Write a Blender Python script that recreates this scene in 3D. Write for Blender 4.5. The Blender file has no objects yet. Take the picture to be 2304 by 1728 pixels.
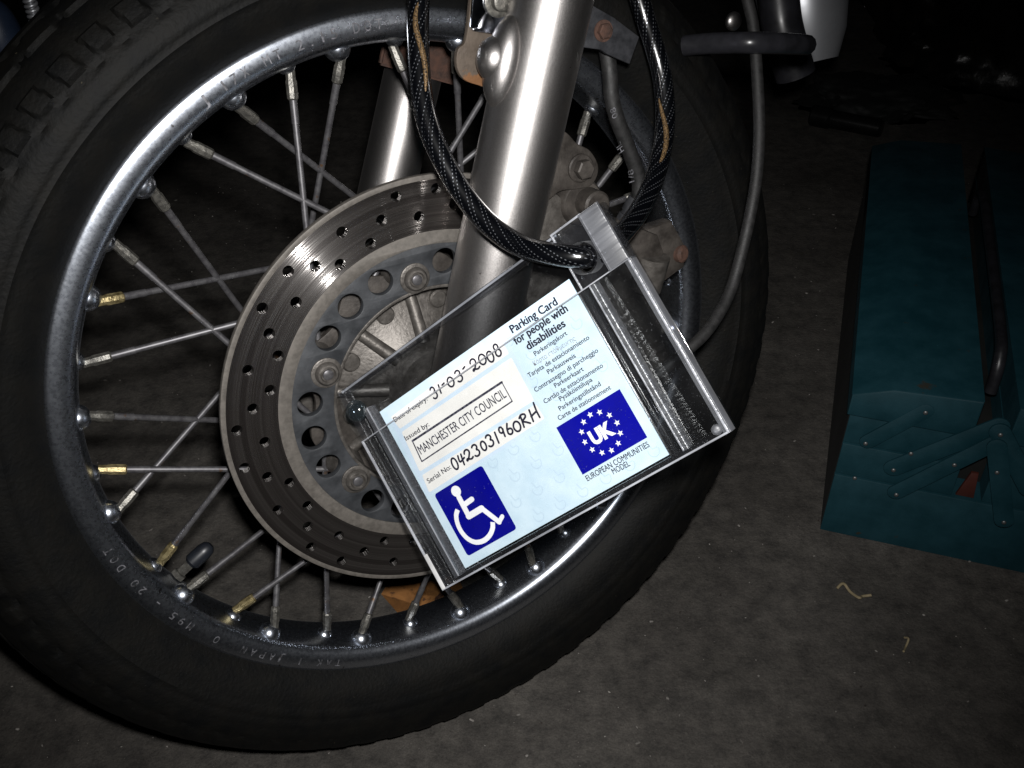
import bpy, bmesh, math, random
from mathutils import Vector, Matrix
random.seed(7)
PI = math.pi
sc = bpy.context.scene
COL = sc.collection

# ------------------------------------------------------------------ camera, world, flash, exposure
PITCH = math.radians(37.0)
CAM_H = 0.7190
FPX = 2240.0                                  # focal length in pixels of the 2304 px wide photograph
cam_d = bpy.data.cameras.new("camera"); cam = bpy.data.objects.new("camera", cam_d); COL.objects.link(cam)
cam_d.sensor_width = 36.0; cam_d.lens = 35.0; cam_d.clip_start = 0.02; cam_d.clip_end = 60
cam.location = (0, 0, CAM_H); cam.rotation_euler = (PI/2 - PITCH, 0, 0)
sc.camera = cam
CM = Matrix.Translation((0, 0, CAM_H)) @ Matrix.Rotation(PI/2 - PITCH, 4, 'X')     # camera space -> world

w = bpy.data.worlds.new("World"); sc.world = w; w.use_nodes = True
w.node_tree.nodes['Background'].inputs[0].default_value = (0.55, 0.7, 1.0, 1)
w.node_tree.nodes['Background'].inputs[1].default_value = 0.0016

fl_d = bpy.data.lights.new("flash", 'SPOT'); fl = bpy.data.objects.new("flash", fl_d); COL.objects.link(fl)
fl_d.energy = 29.5; fl_d.spot_size = math.radians(80); fl_d.spot_blend = 1.0; fl_d.shadow_soft_size = 0.011
fl_d.color = (1.0, 0.985, 0.97)
FLASH = Vector((0.010, 0.031, 0.0))
fl.matrix_world = CM @ Matrix.Translation(FLASH) @ Matrix.Rotation(math.radians(3), 4, 'Y') @ Matrix.Rotation(math.radians(-4), 4, 'X')

sc.view_settings.view_transform = 'Standard'; sc.view_settings.look = 'None'
sc.view_settings.exposure = 0.0; sc.view_settings.gamma = 1.0
sc.render.engine = 'CYCLES'
sc.cycles.max_bounces = 12; sc.cycles.transparent_max_bounces = 32
sc.cycles.caustics_reflective = False; sc.cycles.caustics_refractive = False
sc.render.resolution_x = 1024; sc.render.resolution_y = 768

# ------------------------------------------------------------------ frames
def V(*a): return Vector(a)
nW = V(.470, -.363, .804).normalized()        # wheel axis towards the viewer, camera space
CF = V(-.060, .006, -.674)
CW = CF - nW*.033                             # wheel centre
upc = V(0, math.cos(PITCH), math.sin(PITCH))
vW = (upc - nW*upc.dot(nW)).normalized()
hW = vW.cross(nW).normalized()
def frame(x, y, z, o):
    return Matrix(((x.x, y.x, z.x, o.x), (x.y, y.y, z.y, o.y), (x.z, y.z, z.z, o.z), (0, 0, 0, 1)))
WHEEL = CM @ frame(hW, vW, nW, CW)
WI = WHEEL.inverted()
def ray(px, py): return V((px-1152)/FPX, -(py-864)/FPX, -1.0)
def wpt(px, py, z):                           # point of the plane z (wheel frame) seen at a photo pixel
    d = ray(px, py); t = (CW + nW*z).dot(nW)/d.dot(nW); X = d*t - CW
    return V(X.dot(hW), X.dot(vW), z)
def wdep(px, py, dep):                        # same, by depth from the camera
    X = ray(px, py)*dep - CW
    return V(X.dot(hW), X.dot(vW), X.dot(nW))
def floor_pt(px, py, h=0.0):
    d = CM.to_3x3() @ ray(px, py); t = (h-CAM_H)/d.z
    return V(0, 0, CAM_H) + d*t
exH = V(.7361, .4859, .4713); ezH = V(-.4464, -.175, .8776)
ezH = (ezH - exH*ezH.dot(exH)/exH.dot(exH)).normalized(); exH.normalize(); eyH = ezH.cross(exH).normalized()
OH = V(.0012, -.0266, -.5531)
HOLD = CM @ frame(exH, eyH, ezH, OH)
def cpt(px, py, z=0.0):                       # point of the card plane seen at a photo pixel
    d = ray(px, py); t = (OH + ezH*z).dot(ezH)/d.dot(ezH); X = d*t - OH
    return (X.dot(exH), X.dot(eyH))

# ------------------------------------------------------------------ materials
def new_mat(name):
    m = bpy.data.materials.new(name); m.use_nodes = True
    return m, m.node_tree.nodes, m.node_tree.links, m.node_tree.nodes['Principled BSDF']
def mat(name, c1, c2=None, rough=.5, metal=0., scale=60., detail=6., rough2=None, bump=0., bscale=None, coat=0., spots=None, spec=.5, lo=.35, hi=.65):
    m, N, L, b = new_mat(name)
    b.inputs['Metallic'].default_value = metal; b.inputs['Roughness'].default_value = rough
    b.inputs['Coat Weight'].default_value = coat; b.inputs['Coat Roughness'].default_value = .08
    b.inputs['Specular IOR Level'].default_value = spec
    tc = N.new('ShaderNodeTexCoord')
    nz = N.new('ShaderNodeTexNoise'); nz.inputs['Scale'].default_value = scale; nz.inputs['Detail'].default_value = detail
    nz.inputs['Roughness'].default_value = .62
    L.new(tc.outputs['Object'], nz.inputs['Vector'])
    rp = N.new('ShaderNodeValToRGB'); rp.color_ramp.elements[0].position = lo; rp.color_ramp.elements[1].position = hi
    rp.color_ramp.elements[0].color = (*c1, 1); rp.color_ramp.elements[1].color = (*(c2 or c1), 1)
    L.new(nz.outputs['Fac'], rp.inputs['Fac'])
    out = rp.outputs['Color']
    if spots:                                  # (colour, scale, threshold)
        n2 = N.new('ShaderNodeTexNoise'); n2.inputs['Scale'].default_value = spots[1]; n2.inputs['Detail'].default_value = 4
        L.new(tc.outputs['Object'], n2.inputs['Vector'])
        r2 = N.new('ShaderNodeValToRGB'); r2.color_ramp.elements[0].position = spots[2]; r2.color_ramp.elements[1].position = spots[2]+.05
        L.new(n2.outputs['Fac'], r2.inputs['Fac'])
        mx = N.new('ShaderNodeMix'); mx.data_type = 'RGBA'
        L.new(r2.outputs['Color'], mx.inputs['Factor']); L.new(out, mx.inputs['A']); mx.inputs['B'].default_value = (*spots[0], 1)
        out = mx.outputs['Result']
    L.new(out, b.inputs['Base Color'])
    if rough2 is not None:
        mr = N.new('ShaderNodeMapRange'); mr.inputs['From Min'].default_value = .35; mr.inputs['From Max'].default_value = .65
        mr.inputs['To Min'].default_value = rough; mr.inputs['To Max'].default_value = rough2
        L.new(nz.outputs['Fac'], mr.inputs['Value']); L.new(mr.outputs[0], b.inputs['Roughness'])
    if bump:
        n3 = N.new('ShaderNodeTexNoise'); n3.inputs['Scale'].default_value = bscale or scale*4; n3.inputs['Detail'].default_value = 4
        L.new(tc.outputs['Object'], n3.inputs['Vector'])
        bp = N.new('ShaderNodeBump'); bp.inputs['Strength'].default_value = 1; bp.inputs['Distance'].default_value = bump
        L.new(n3.outputs['Fac'], bp.inputs['Height']); L.new(bp.outputs[0], b.inputs['Normal'])
    return m

M_rubber = mat('tyre_rubber', (.0011, .0013, .0014), (.0038, .0035, .0028), .66, 0, 60, 12, None, .0004, 380, spots=((.040, .034, .022), 330, .735), spec=.17)
M_chrome = mat('worn_chrome', (.58, .62, .70), (.64, .68, .75), .26, 1, 500, 6, .30, .00001, 900, spots=((.20, .19, .19), 170, .70))
M_fork = mat('satin_fork_alloy', (.36, .345, .335), (.42, .40, .39), .35, 1, 1500, 2, .41, .00004, 2200, spots=((.10, .09, .08), 260, .74))
M_cast = mat('cast_alloy', (.075, .068, .061), (.135, .124, .113), .42, .6, 160, 6, .55, .00025, 500)
M_lug = mat('dull_caliper_alloy', (.028, .024, .021), (.062, .054, .047), .5, .35, 90, 6, .65, .0002, 500)
M_steel = mat('dull_spoke_steel', (.075, .072, .078), (.13, .128, .132), .42, .6, 200, 5, .5, spots=((.10, .06, .035), 90, .66))
M_nipple = mat('nipple_steel', (.08, .077, .070), (.17, .163, .145), .38, .7, 300, 4, .45, .0002, 900)
M_brass = mat('brassy_nipple', (.14, .11, .05), (.38, .31, .16), .34, .7, 300, 4, .45, .0003, 900)
M_rust = mat('rusty_steel', (.030, .015, .010), (.075, .036, .024), .7, .1, 160, 6, .9, .0003, 600)
M_rustplate = mat('rust_edged_plate', (.06, .045, .033), (.10, .078, .06), .6, .3, 130, 6, .8, .0002, 500, spots=((.16, .075, .03), 70, .6))
M_zinc = mat('dull_zinc_bracket', (.020, .021, .024), (.040, .041, .046), .55, .4, 150, 6, .7, .0001, 600)
M_chromedark = mat('mirror_chrome', (.55, .58, .65), (.65, .68, .75), .08, 1, 60, 3, .12)
M_carrier = mat('blue_grey_carrier_paint', (.024, .026, .029), (.046, .049, .054), .5, .25, 80, 6, .6, .0001, 700)
M_beige = mat('matt_rotor_band', (.085, .077, .068), (.125, .113, .10), .55, .3, 260, 5, .65, .0001, 900)
M_hose = mat('rubber_hose', (.0055, .0055, .0055), (.010, .0095, .0095), .55, 0, 200, 4, .7, .0001, 900)
M_blackgloss = mat('black_plastic', (.012, .012, .014), (.02, .02, .024), .3, 0, 60, 3, .4)
M_cap = mat('valve_cap_plastic', (.006, .007, .010), (.01, .012, .016), .4, 0, 60)
M_white = mat('white_print', (.66, .66, .68), (.74, .74, .76), .7, 0, 60, spec=.2)
M_marks = mat('worn_white_stamp', (.02, .02, .02), (.22, .22, .24), .4, .3, 260)
M_ink = mat('black_ink', (.010, .010, .022), (.016, .016, .030), .75, 0, 300, spec=.15)
M_stamp = mat('stamp_ink', (.012, .012, .025), (.12, .12, .16), .75, 0, 420, 4, spec=.15, lo=.45, hi=.72)
M_greyink = mat('pale_grey_ink', (.16, .17, .20), (.30, .32, .36), .75, 0, 500, spec=.15)
M_blue = mat('blue_print', (.0, .0004, .19), (.0, .0006, .24), .85, 0, 30, spec=.03)
M_blue2 = mat('dark_blue_print', (.0, .0003, .16), (.0, .0004, .19), .85, 0, 30, spec=.03)
M_edgewear = mat('worn_brown_edge', (.012, .030, .034), (.085, .062, .042), .7, 0, 90, 6, lo=.42, hi=.6)
M_redtray = mat('dull_red_paint', (.045, .010, .006), (.07, .016, .010), .6, 0, 60)
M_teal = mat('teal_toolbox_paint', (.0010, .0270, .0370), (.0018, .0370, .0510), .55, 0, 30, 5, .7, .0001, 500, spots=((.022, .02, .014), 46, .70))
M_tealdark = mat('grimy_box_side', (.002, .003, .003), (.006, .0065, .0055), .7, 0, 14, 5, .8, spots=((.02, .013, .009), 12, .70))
M_rivet = mat('steel_rivet', (.15, .16, .16), (.25, .25, .25), .45, .8, 300)
M_bag = mat('black_bin_bag', (.006, .006, .006), (.014, .012, .010), .22, 0, 20, 5, .4, .003, 30)
M_silver = mat('silver_engine_casing', (.52, .53, .56), (.62, .63, .66), .40, .75, 60, 4, .35)
M_straw = mat('dry_straw', (.16, .13, .07), (.25, .20, .12), .8, 0, 200)
M_grit = mat('pale_grit', (.04, .036, .03), (.30, .28, .26), .8, 0, 40)
M_orange = mat('brown_card_scrap', (.20, .085, .022), (.30, .13, .035), .8, 0, 120, 5, spots=((.05, .02, .01), 90, .62))
M_socket = mat('black_oxide_steel', (.012, .012, .012), (.02, .02, .02), .25, .6, 60)
M_bluepl = mat('dark_blue_plastic', (.010, .018, .040), (.02, .032, .06), .45, 0, 40)

# disc braking track: circular machining marks
M_disc, N, L, b = new_mat('machined_brake_track')
b.inputs['Metallic'].default_value = 1; b.inputs['Roughness'].default_value = .155
b.inputs['Anisotropic'].default_value = .97
tc = N.new('ShaderNodeTexCoord'); sx = N.new('ShaderNodeSeparateXYZ'); L.new(tc.outputs['Object'], sx.inputs[0])
cx = N.new('ShaderNodeCombineXYZ'); L.new(sx.outputs[0], cx.inputs[0]); L.new(sx.outputs[1], cx.inputs[1])
ln = N.new('ShaderNodeVectorMath'); ln.operation = 'LENGTH'; L.new(cx.outputs[0], ln.inputs[0])
def ringnoise(scale, dim=.0):
    n_ = N.new('ShaderNodeTexNoise'); n_.noise_dimensions = '1D'; n_.inputs['Scale'].default_value = scale; n_.inputs['Detail'].default_value = 6
    n_.inputs['Roughness'].default_value = .7
    L.new(ln.outputs['Value'], n_.inputs['W']); return n_
rn = ringnoise(260); rn2 = ringnoise(2600)
rp = N.new('ShaderNodeValToRGB'); rp.color_ramp.elements[0].position = .36; rp.color_ramp.elements[1].position = .66
rp.color_ramp.elements[0].color = (.30, .28, .27, 1); rp.color_ramp.elements[1].color = (.60, .58, .56, 1)
L.new(rn.outputs['Fac'], rp.inputs['Fac']); L.new(rp.outputs[0], b.inputs['Base Color'])
nrmv = N.new('ShaderNodeVectorMath'); nrmv.operation = 'NORMALIZE'; L.new(cx.outputs[0], nrmv.inputs[0])
sl = N.new('ShaderNodeMath'); sl.operation = 'MULTIPLY_ADD'; L.new(rn2.outputs['Fac'], sl.inputs[0]); sl.inputs[1].default_value = 3.2; sl.inputs[2].default_value = -1.6
scv = N.new('ShaderNodeVectorMath'); scv.operation = 'SCALE'; L.new(nrmv.outputs[0], scv.inputs[0]); L.new(sl.outputs[0], scv.inputs['Scale'])
adv = N.new('ShaderNodeVectorMath'); adv.operation = 'ADD'; L.new(scv.outputs[0], adv.inputs[0]); adv.inputs[1].default_value = (0, 0, 1)
vt = N.new('ShaderNodeVectorTransform'); vt.vector_type = 'NORMAL'; vt.convert_from = 'OBJECT'; vt.convert_to = 'WORLD'
L.new(adv.outputs[0], vt.inputs[0]); L.new(vt.outputs[0], b.inputs['Normal'])
tg = N.new('ShaderNodeTangent'); tg.direction_type = 'RADIAL'; tg.axis = 'Z'; L.new(tg.outputs[0], b.inputs['Tangent'])
b.inputs['Anisotropic Rotation'].default_value = 0.25
b2 = N.new('ShaderNodeBsdfPrincipled'); b2.inputs['Metallic'].default_value = .55; b2.inputs['Roughness'].default_value = .42; b2.inputs['Anisotropic'].default_value = .8
b2.inputs['Anisotropic Rotation'].default_value = .25; L.new(tg.outputs[0], b2.inputs['Tangent']); 
mxd = N.new('ShaderNodeMix'); mxd.data_type = 'RGBA'; mxd.blend_type = 'MULTIPLY'; mxd.inputs['Factor'].default_value = 1; L.new(rp.outputs[0], mxd.inputs['A']); mxd.inputs['B'].default_value = (.13, .122, .118, 1)
L.new(mxd.outputs['Result'], b2.inputs['Base Color'])
ms = N.new('ShaderNodeMixShader'); ms.inputs[0].default_value = .50; L.new(b.outputs[0], ms.inputs[1]); L.new(b2.outputs[0], ms.inputs[2])
L.new(ms.outputs[0], N['Material Output'].inputs[0])

# clear acrylic: thin sheets that pass light, with a reflecting, faintly dusty surface
def acrylic(name, tint, haze, hazecol, rough=.03, dust=.0, gloss=.035, saw=0):
    m, N, L, b = new_mat(name); N.remove(b); out = N['Material Output']
    tr = N.new('ShaderNodeBsdfTransparent'); tr.inputs[0].default_value = (*tint, 1)
    gl = N.new('ShaderNodeBsdfGlossy'); gl.inputs['Roughness'].default_value = rough; gl.inputs[0].default_value = (1, 1, 1, 1)
    lw = N.new('ShaderNodeLayerWeight'); lw.inputs[0].default_value = .5
    pw = N.new('ShaderNodeMath'); pw.operation = 'POWER'; L.new(lw.outputs['Facing'], pw.inputs[0]); pw.inputs[1].default_value = 5
    fr = N.new('ShaderNodeMath'); fr.operation = 'MULTIPLY_ADD'; L.new(pw.outputs[0], fr.inputs[0]); fr.inputs[1].default_value = .9; fr.inputs[2].default_value = gloss
    if saw:
        wv = N.new('ShaderNodeTexNoise'); wv.inputs['Scale'].default_value = saw; wv.inputs['Detail'].default_value = 2
        tcs = N.new('ShaderNodeTexCoord'); mps = N.new('ShaderNodeMapping'); mps.inputs['Scale'].default_value = (.12, 1, .3)
        L.new(tcs.outputs['Object'], mps.inputs[0]); L.new(mps.outputs[0], wv.inputs['Vector'])
        bp = N.new('ShaderNodeBump'); bp.inputs['Distance'].default_value = .0010; L.new(wv.outputs['Fac'], bp.inputs['Height']); L.new(bp.outputs[0], gl.inputs['Normal'])
    mx = N.new('ShaderNodeMixShader'); L.new(fr.outputs[0], mx.inputs[0]); L.new(tr.outputs[0], mx.inputs[1]); L.new(gl.outputs[0], mx.inputs[2])
    df = N.new('ShaderNodeBsdfDiffuse'); df.inputs[0].default_value = (*hazecol, 1)
    tc = N.new('ShaderNodeTexCoord'); nz = N.new('ShaderNodeTexNoise'); nz.inputs['Scale'].default_value = 900; nz.inputs['Detail'].default_value = 3
    L.new(tc.outputs['Object'], nz.inputs['Vector'])
    n2 = N.new('ShaderNodeTexNoise'); n2.inputs['Scale'].default_value = 45; L.new(tc.outputs['Object'], n2.inputs['Vector'])
    r = N.new('ShaderNodeMapRange'); r.inputs['From Min'].default_value = .70; r.inputs['From Max'].default_value = .76
    r.inputs['To Min'].default_value = 0; r.inputs['To Max'].default_value = dust; L.new(nz.outputs['Fac'], r.inputs['Value'])
    h = N.new('ShaderNodeMapRange'); h.inputs['From Min'].default_value = .3; h.inputs['From Max'].default_value = .7
    h.inputs['To Min'].default_value = haze*.5; h.inputs['To Max'].default_value = haze*1.5; L.new(n2.outputs['Fac'], h.inputs['Value'])
    ad = N.new('ShaderNodeMath'); ad.operation = 'ADD'; ad.use_clamp = True; L.new(r.outputs[0], ad.inputs[0]); L.new(h.outputs[0], ad.inputs[1])
    m2 = N.new('ShaderNodeMixShader'); L.new(ad.outputs[0], m2.inputs[0]); L.new(mx.outputs[0], m2.inputs[1]); L.new(df.outputs[0], m2.inputs[2])
    L.new(m2.outputs[0], out.inputs[0]); return m
M_acr = acrylic('clear_acrylic', (.97, .975, .975), .0025, (.5, .5, .52), .03, .10)
M_acr_back = acrylic('clear_acrylic_back', (.80, .81, .82), .002, (.45, .45, .48), .05, .25)
M_acr_edge = acrylic('sawn_acrylic_edge', (.72, .73, .76), .035, (.52, .54, .60), .36, .2, .12, 400)
M_acr_frost = acrylic('glued_frosted_acrylic', (.66, .67, .70), .075, (.50, .52, .57), .48, .15, .07, 200)
M_acr_wall = acrylic('acrylic_wall', (.84, .85, .86), .008, (.5, .5, .56), .10, .3, .05)
M_bead = acrylic('glue_bead', (.42, .47, .50), .02, (.4, .5, .55), .08, .1, .14)
M_acr_saw = acrylic('sawn_glint_acrylic', (.6, .6, .62), .45, (.75, .75, .75), .3, .8, .35, 1200)  # whitish haze puts the glint of the sawn edge into the colour
M_acr_line = acrylic('edge_glint_acrylic', (.6, .6, .62), .34, (.55, .57, .62), .3, .3, .15, 300)  # pale haze stands in for bright glints on the acrylic edges

# card stock: pale blue with a faint mottled security print
def stock(name, a, c, spec=.25):
    m = mat(name, a, c, .6, 0, 55, 3, spec=spec); return m
M_card = stock('pale_blue_card', (.43, .55, .64), (.51, .62, .695))
M_paper = stock('cream_panel', (.62, .61, .59), (.69, .68, .66))
M_band = stock('sky_blue_band', (.45, .55, .66), (.51, .61, .71))
M_ghost = stock('ghost_print', (.385, .49, .59), (.42, .53, .62))

# braided security cable: dark sheath over steel strands
M_cable, N, L, b = new_mat('sheathed_steel_cable')
uv = N.new('ShaderNodeUVMap'); sp_ = N.new('ShaderNodeSeparateXYZ'); L.new(uv.outputs[0], sp_.inputs[0])
def mth(op, a, c, clamp=False):
    n_ = N.new('ShaderNodeMath'); n_.operation = op; n_.use_clamp = clamp
    for i, q in enumerate((a, c)):
        if q is None: continue
        if isinstance(q, (int, float)): n_.inputs[i].default_value = q
        else: L.new(q, n_.inputs[i])
    return n_.outputs[0]
U, W_ = sp_.outputs[0], sp_.outputs[1]                        # U = metres along, W = turns around
strand = mth('FRACT', mth('ADD', mth('MULTIPLY', W_, 17.0), mth('MULTIPLY', U, -205.0)), None)
wire = mth('FRACT', mth('ADD', mth('MULTIPLY', U, 440.0), mth('MULTIPLY', W_, 6.0)), None)
def bumpf(x, wd):  # 1 in the middle of the cell
    return mth('SUBTRACT', 1.0, mth('DIVIDE', mth('ABSOLUTE', mth('SUBTRACT', x, .5), None), wd), True)
ds = mth('MULTIPLY', bumpf(strand, .22), bumpf(wire, .42))
grp = mth('GREATER_THAN', mth('FRACT', mth('ADD', mth('MULTIPLY', W_, 6.0), mth('MULTIPLY', U, -72.35)), None), .38)
ds = mth('MULTIPLY', mth('GREATER_THAN', ds, .42), grp)
b.inputs['Coat Weight'].default_value = 1.0; b.inputs['Coat Roughness'].default_value = .06
b.inputs['Roughness'].default_value = .24
mixc = N.new('ShaderNodeMix'); mixc.data_type = 'RGBA'; L.new(ds, mixc.inputs['Factor'])
mixc.inputs['A'].default_value = (.0010, .0012, .0018, 1); mixc.inputs['B'].default_value = (.42, .44, .48, 1)
ob = N.new('ShaderNodeTexCoord'); nzc = N.new('ShaderNodeTexNoise'); nzc.inputs['Scale'].default_value = 9; L.new(uv.outputs[0], nzc.inputs['Vector'])
L.new(mixc.outputs['Result'], b.inputs['Base Color']); L.new(mth('MULTIPLY', ds, .85), b.inputs['Metallic'])
M_cablecore = mat('bare_copper_coloured_strand', (.012, .008, .005), (.17, .105, .045), .45, .4, 1400, 3, .6, lo=.42, hi=.55)

# floor
M_floor, N, L, b = new_mat('stained_concrete')
b.inputs['Roughness'].default_value = .85; b.inputs['Specular IOR Level'].default_value = .25
tc = N.new('ShaderNodeTexCoord')
def fn(scale, det, c0, c1, p0, p1, rough=.6):
    n_ = N.new('ShaderNodeTexNoise'); n_.inputs['Scale'].default_value = scale; n_.inputs['Detail'].default_value = det; n_.inputs['Roughness'].default_value = rough
    L.new(tc.outputs['Object'], n_.inputs['Vector'])
    r_ = N.new('ShaderNodeValToRGB'); r_.color_ramp.elements[0].position = p0; r_.color_ramp.elements[1].position = p1
    r_.color_ramp.elements[0].color = (*c0, 1); r_.color_ramp.elements[1].color = (*c1, 1)
    L.new(n_.outputs['Fac'], r_.inputs['Fac']); return n_, r_
n1, r1 = fn(9, 10, (.045, .043, .040), (.083, .079, .074), .28, .72)
n2, r2 = fn(48, 9, (.42, .42, .43), (1.2, 1.18, 1.15), .33, .60, .8)
mm = N.new('ShaderNodeMix'); mm.data_type = 'RGBA'; mm.blend_type = 'MULTIPLY'; mm.inputs['Factor'].default_value = 1
L.new(r1.outputs[0], mm.inputs['A']); L.new(r2.outputs[0], mm.inputs['B'])
n3, r3 = fn(420, 2, (0, 0, 0), (1, 1, 1), .735, .76)
mm2 = N.new('ShaderNodeMix'); mm2.data_type = 'RGBA'; L.new(r3.outputs[0], mm2.inputs['Factor'])
L.new(mm.outputs['Result'], mm2.inputs['A']); mm2.inputs['B'].default_value = (.20, .18, .17, 1)
n4, r4 = fn(140, 3, (1, 1, 1), (0, 0, 0), .27, .31)
mm3 = N.new('ShaderNodeMix'); mm3.data_type = 'RGBA'; L.new(r4.outputs[0], mm3.inputs['Factor'])
L.new(mm2.outputs['Result'], mm3.inputs['A']); mm3.inputs['B'].default_value = (.03, .025, .022, 1)
L.new(mm3.outputs['Result'], b.inputs['Base Color'])
n5, r5 = fn(260, 6, (0, 0, 0), (1, 1, 1), .2, .8)
n6, r6 = fn(620, 5, (.70, .69, .69), (1.20, 1.19, 1.18), .34, .66, .75)
mm4 = N.new('ShaderNodeMix'); mm4.data_type = 'RGBA'; mm4.blend_type = 'MULTIPLY'; mm4.inputs['Factor'].default_value = 1
n7, r7 = fn(3.2, 4, (.74, .725, .71), (1.16, 1.15, 1.13), .36, .60, .6)
mm5 = N.new('ShaderNodeMix'); mm5.data_type = 'RGBA'; mm5.blend_type = 'MULTIPLY'; mm5.inputs['Factor'].default_value = 1
L.new(mm3.outputs['Result'], mm4.inputs['A']); L.new(r6.outputs[0], mm4.inputs['B'])
L.new(mm4.outputs['Result'], mm5.inputs['A']); L.new(r7.outputs[0], mm5.inputs['B']); L.new(mm5.outputs['Result'], b.inputs['Base Color'])
bp = N.new('ShaderNodeBump'); bp.inputs['Distance'].default_value = .0016; bp.inputs['Strength'].default_value = .8
L.new(n5.outputs['Fac'], bp.inputs['Height']); L.new(bp.outputs[0], b.inputs['Normal'])

# ------------------------------------------------------------------ object helpers
def link(name, me, m, parent=None, smooth=None):
    o = bpy.data.objects.new(name, me); COL.objects.link(o)
    if m: me.materials.append(m)
    if parent: o.parent = parent
    return o
def tag(o, label, cat, group=None):
    o['label'] = label; o['category'] = cat
    if group: o['group'] = group
    return o
def struct(o): o['kind'] = 'structure'; return o
def empty(name, matrix):
    e = bpy.data.objects.new(name, None); COL.objects.link(e); e.empty_display_size = .05; e.matrix_world = matrix; return e
def finish(bm, name, smooth=40):
    bmesh.ops.recalc_face_normals(bm, faces=bm.faces)
    me = bpy.data.meshes.new(name); bm.to_mesh(me); bm.free()
    if smooth:
        for p in me.polygons: p.use_smooth = True
        me.set_sharp_from_angle(angle=math.radians(smooth))
    return me
def bm_add(bm, me):
    bm.from_mesh(me)
def cyl(bm, a, b_, r0, r1=None, seg=24, cap=True):
    r1 = r0 if r1 is None else r1
    a = Vector(a); b_ = Vector(b_); d = (b_-a); q = d.to_track_quat('Z', 'Y').to_matrix()
    A = []; B = []
    for i in range(seg):
        t = 2*PI*i/seg; u = q @ V(math.cos(t), math.sin(t), 0)
        A.append(bm.verts.new(a+u*r0)); B.append(bm.verts.new(b_+u*r1))
    for i in range(seg):
        j = (i+1) % seg; bm.faces.new((A[i], A[j], B[j], B[i]))
    if cap: bm.faces.new(A[::-1]); bm.faces.new(B)
def revolve(bm, base, axis, prof, seg=32):
    """profile [(distance along axis, radius)] turned about the axis at base"""
    base = Vector(base); axis = Vector(axis).normalized(); q = axis.to_track_quat('Z', 'Y').to_matrix(); rings = []
    for z, r in prof:
        rings.append([bm.verts.new(base + axis*z + q @ V(math.cos(2*PI*i/seg)*r, math.sin(2*PI*i/seg)*r, 0)) for i in range(seg)])
    for A, B in zip(rings, rings[1:]):
        for i in range(seg):
            j = (i+1) % seg; bm.faces.new((A[i], A[j], B[j], B[i]))
    bm.faces.new(rings[0][::-1]); bm.faces.new(rings[-1])
def ball(bm, c, r, sx=1, sy=1, sz=1, rot=None, u=20, v=12):
    m = Matrix.Translation(c) @ (rot.to_4x4() if rot else Matrix.Identity(4)) @ Matrix.Diagonal((r*sx, r*sy, r*sz, 1))
    bmesh.ops.create_uvsphere(bm, u_segments=u, v_segments=v, radius=1, matrix=m)
def box(bm, x0, x1, y0, y1, z0, z1, M=None, bev=0.):
    vs = [V(x, y, z) for x in (x0, x1) for y in (y0, y1) for z in (z0, z1)]
    if M: vs = [M @ v for v in vs]
    v = [bm.verts.new(q) for q in vs]; fs = []
    for f in ((0, 1, 3, 2), (4, 6, 7, 5), (0, 4, 5, 1), (2, 3, 7, 6), (0, 2, 6, 4), (1, 5, 7, 3)): fs.append(bm.faces.new([v[i] for i in f]))
    if bev:
        es = list({e for f in fs for e in f.edges}); bmesh.ops.bevel(bm, geom=es, offset=bev, segments=2, affect='EDGES')
def lathe(bm, prof, seg=256, closed=True):
    """profile [(r,z)] turned about the wheel axis (z)"""
    rings = []
    for i in range(seg):
        t = 2*PI*i/seg; c, s = math.cos(t), math.sin(t)
        rings.append([bm.verts.new((r*c, r*s, z)) for r, z in prof])
    n = len(prof)
    for i in range(seg):
        A, B = rings[i], rings[(i+1) % seg]
        for k in range(n if closed else n-1):
            l = (k+1) % n; bm.faces.new((A[k], B[k], B[l], A[l]))
def catmull(P, n=10):
    P = [Vector(p) for p in P]; Q = [P[0]*2-P[1]] + P + [P[-1]*2-P[-2]]; out = []
    for i in range(1, len(Q)-2):
        a, b_, c, d = Q[i-1], Q[i], Q[i+1], Q[i+2]
        for k in range(n):
            t = k/n
            out.append(.5*((2*b_)+(c-a)*t+(2*a-5*b_+4*c-d)*t*t+(3*b_-a-3*c+d)*t**3))
    out.append(P[-1]); return out
def tube(bm, pts, r, seg=20, uv=False, rfun=None):
    fr = []; t0 = (pts[1]-pts[0]).normalized(); nrm = t0.orthogonal().normalized(); L0 = 0; rings = []; Ls = []
    for i, p in enumerate(pts):
        t = (pts[min(i+1, len(pts)-1)]-pts[max(i-1, 0)]).normalized()
        nrm = (nrm - t*nrm.dot(t)).normalized(); bn = t.cross(nrm)
        if i: L0 += (p-pts[i-1]).length
        Ls.append(L0); rr = rfun(L0) if rfun else r
        rings.append([bm.verts.new(p+(nrm*math.cos(2*PI*k/seg)+bn*math.sin(2*PI*k/seg))*rr) for k in range(seg)])
    lay = bm.loops.layers.uv.verify() if uv else None
    for i in range(len(rings)-1):
        for k in range(seg):
            l = (k+1) % seg; f = bm.faces.new((rings[i][k], rings[i][l], rings[i+1][l], rings[i+1][k]))
            if uv:
                for lp, q in zip(f.loops, ((Ls[i], k/seg), (Ls[i], (k+1)/seg), (Ls[i+1], (k+1)/seg), (Ls[i+1], k/seg))): lp[lay].uv = q
    bm.faces.new(rings[0][::-1]); bm.faces.new(rings[-1])
def circle(cx, cy, r, n=48, ccw=True):
    return [(cx+r*math.cos(2*PI*i/n), cy+r*math.sin(2*PI*i/n)) for i in range(n)]
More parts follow.
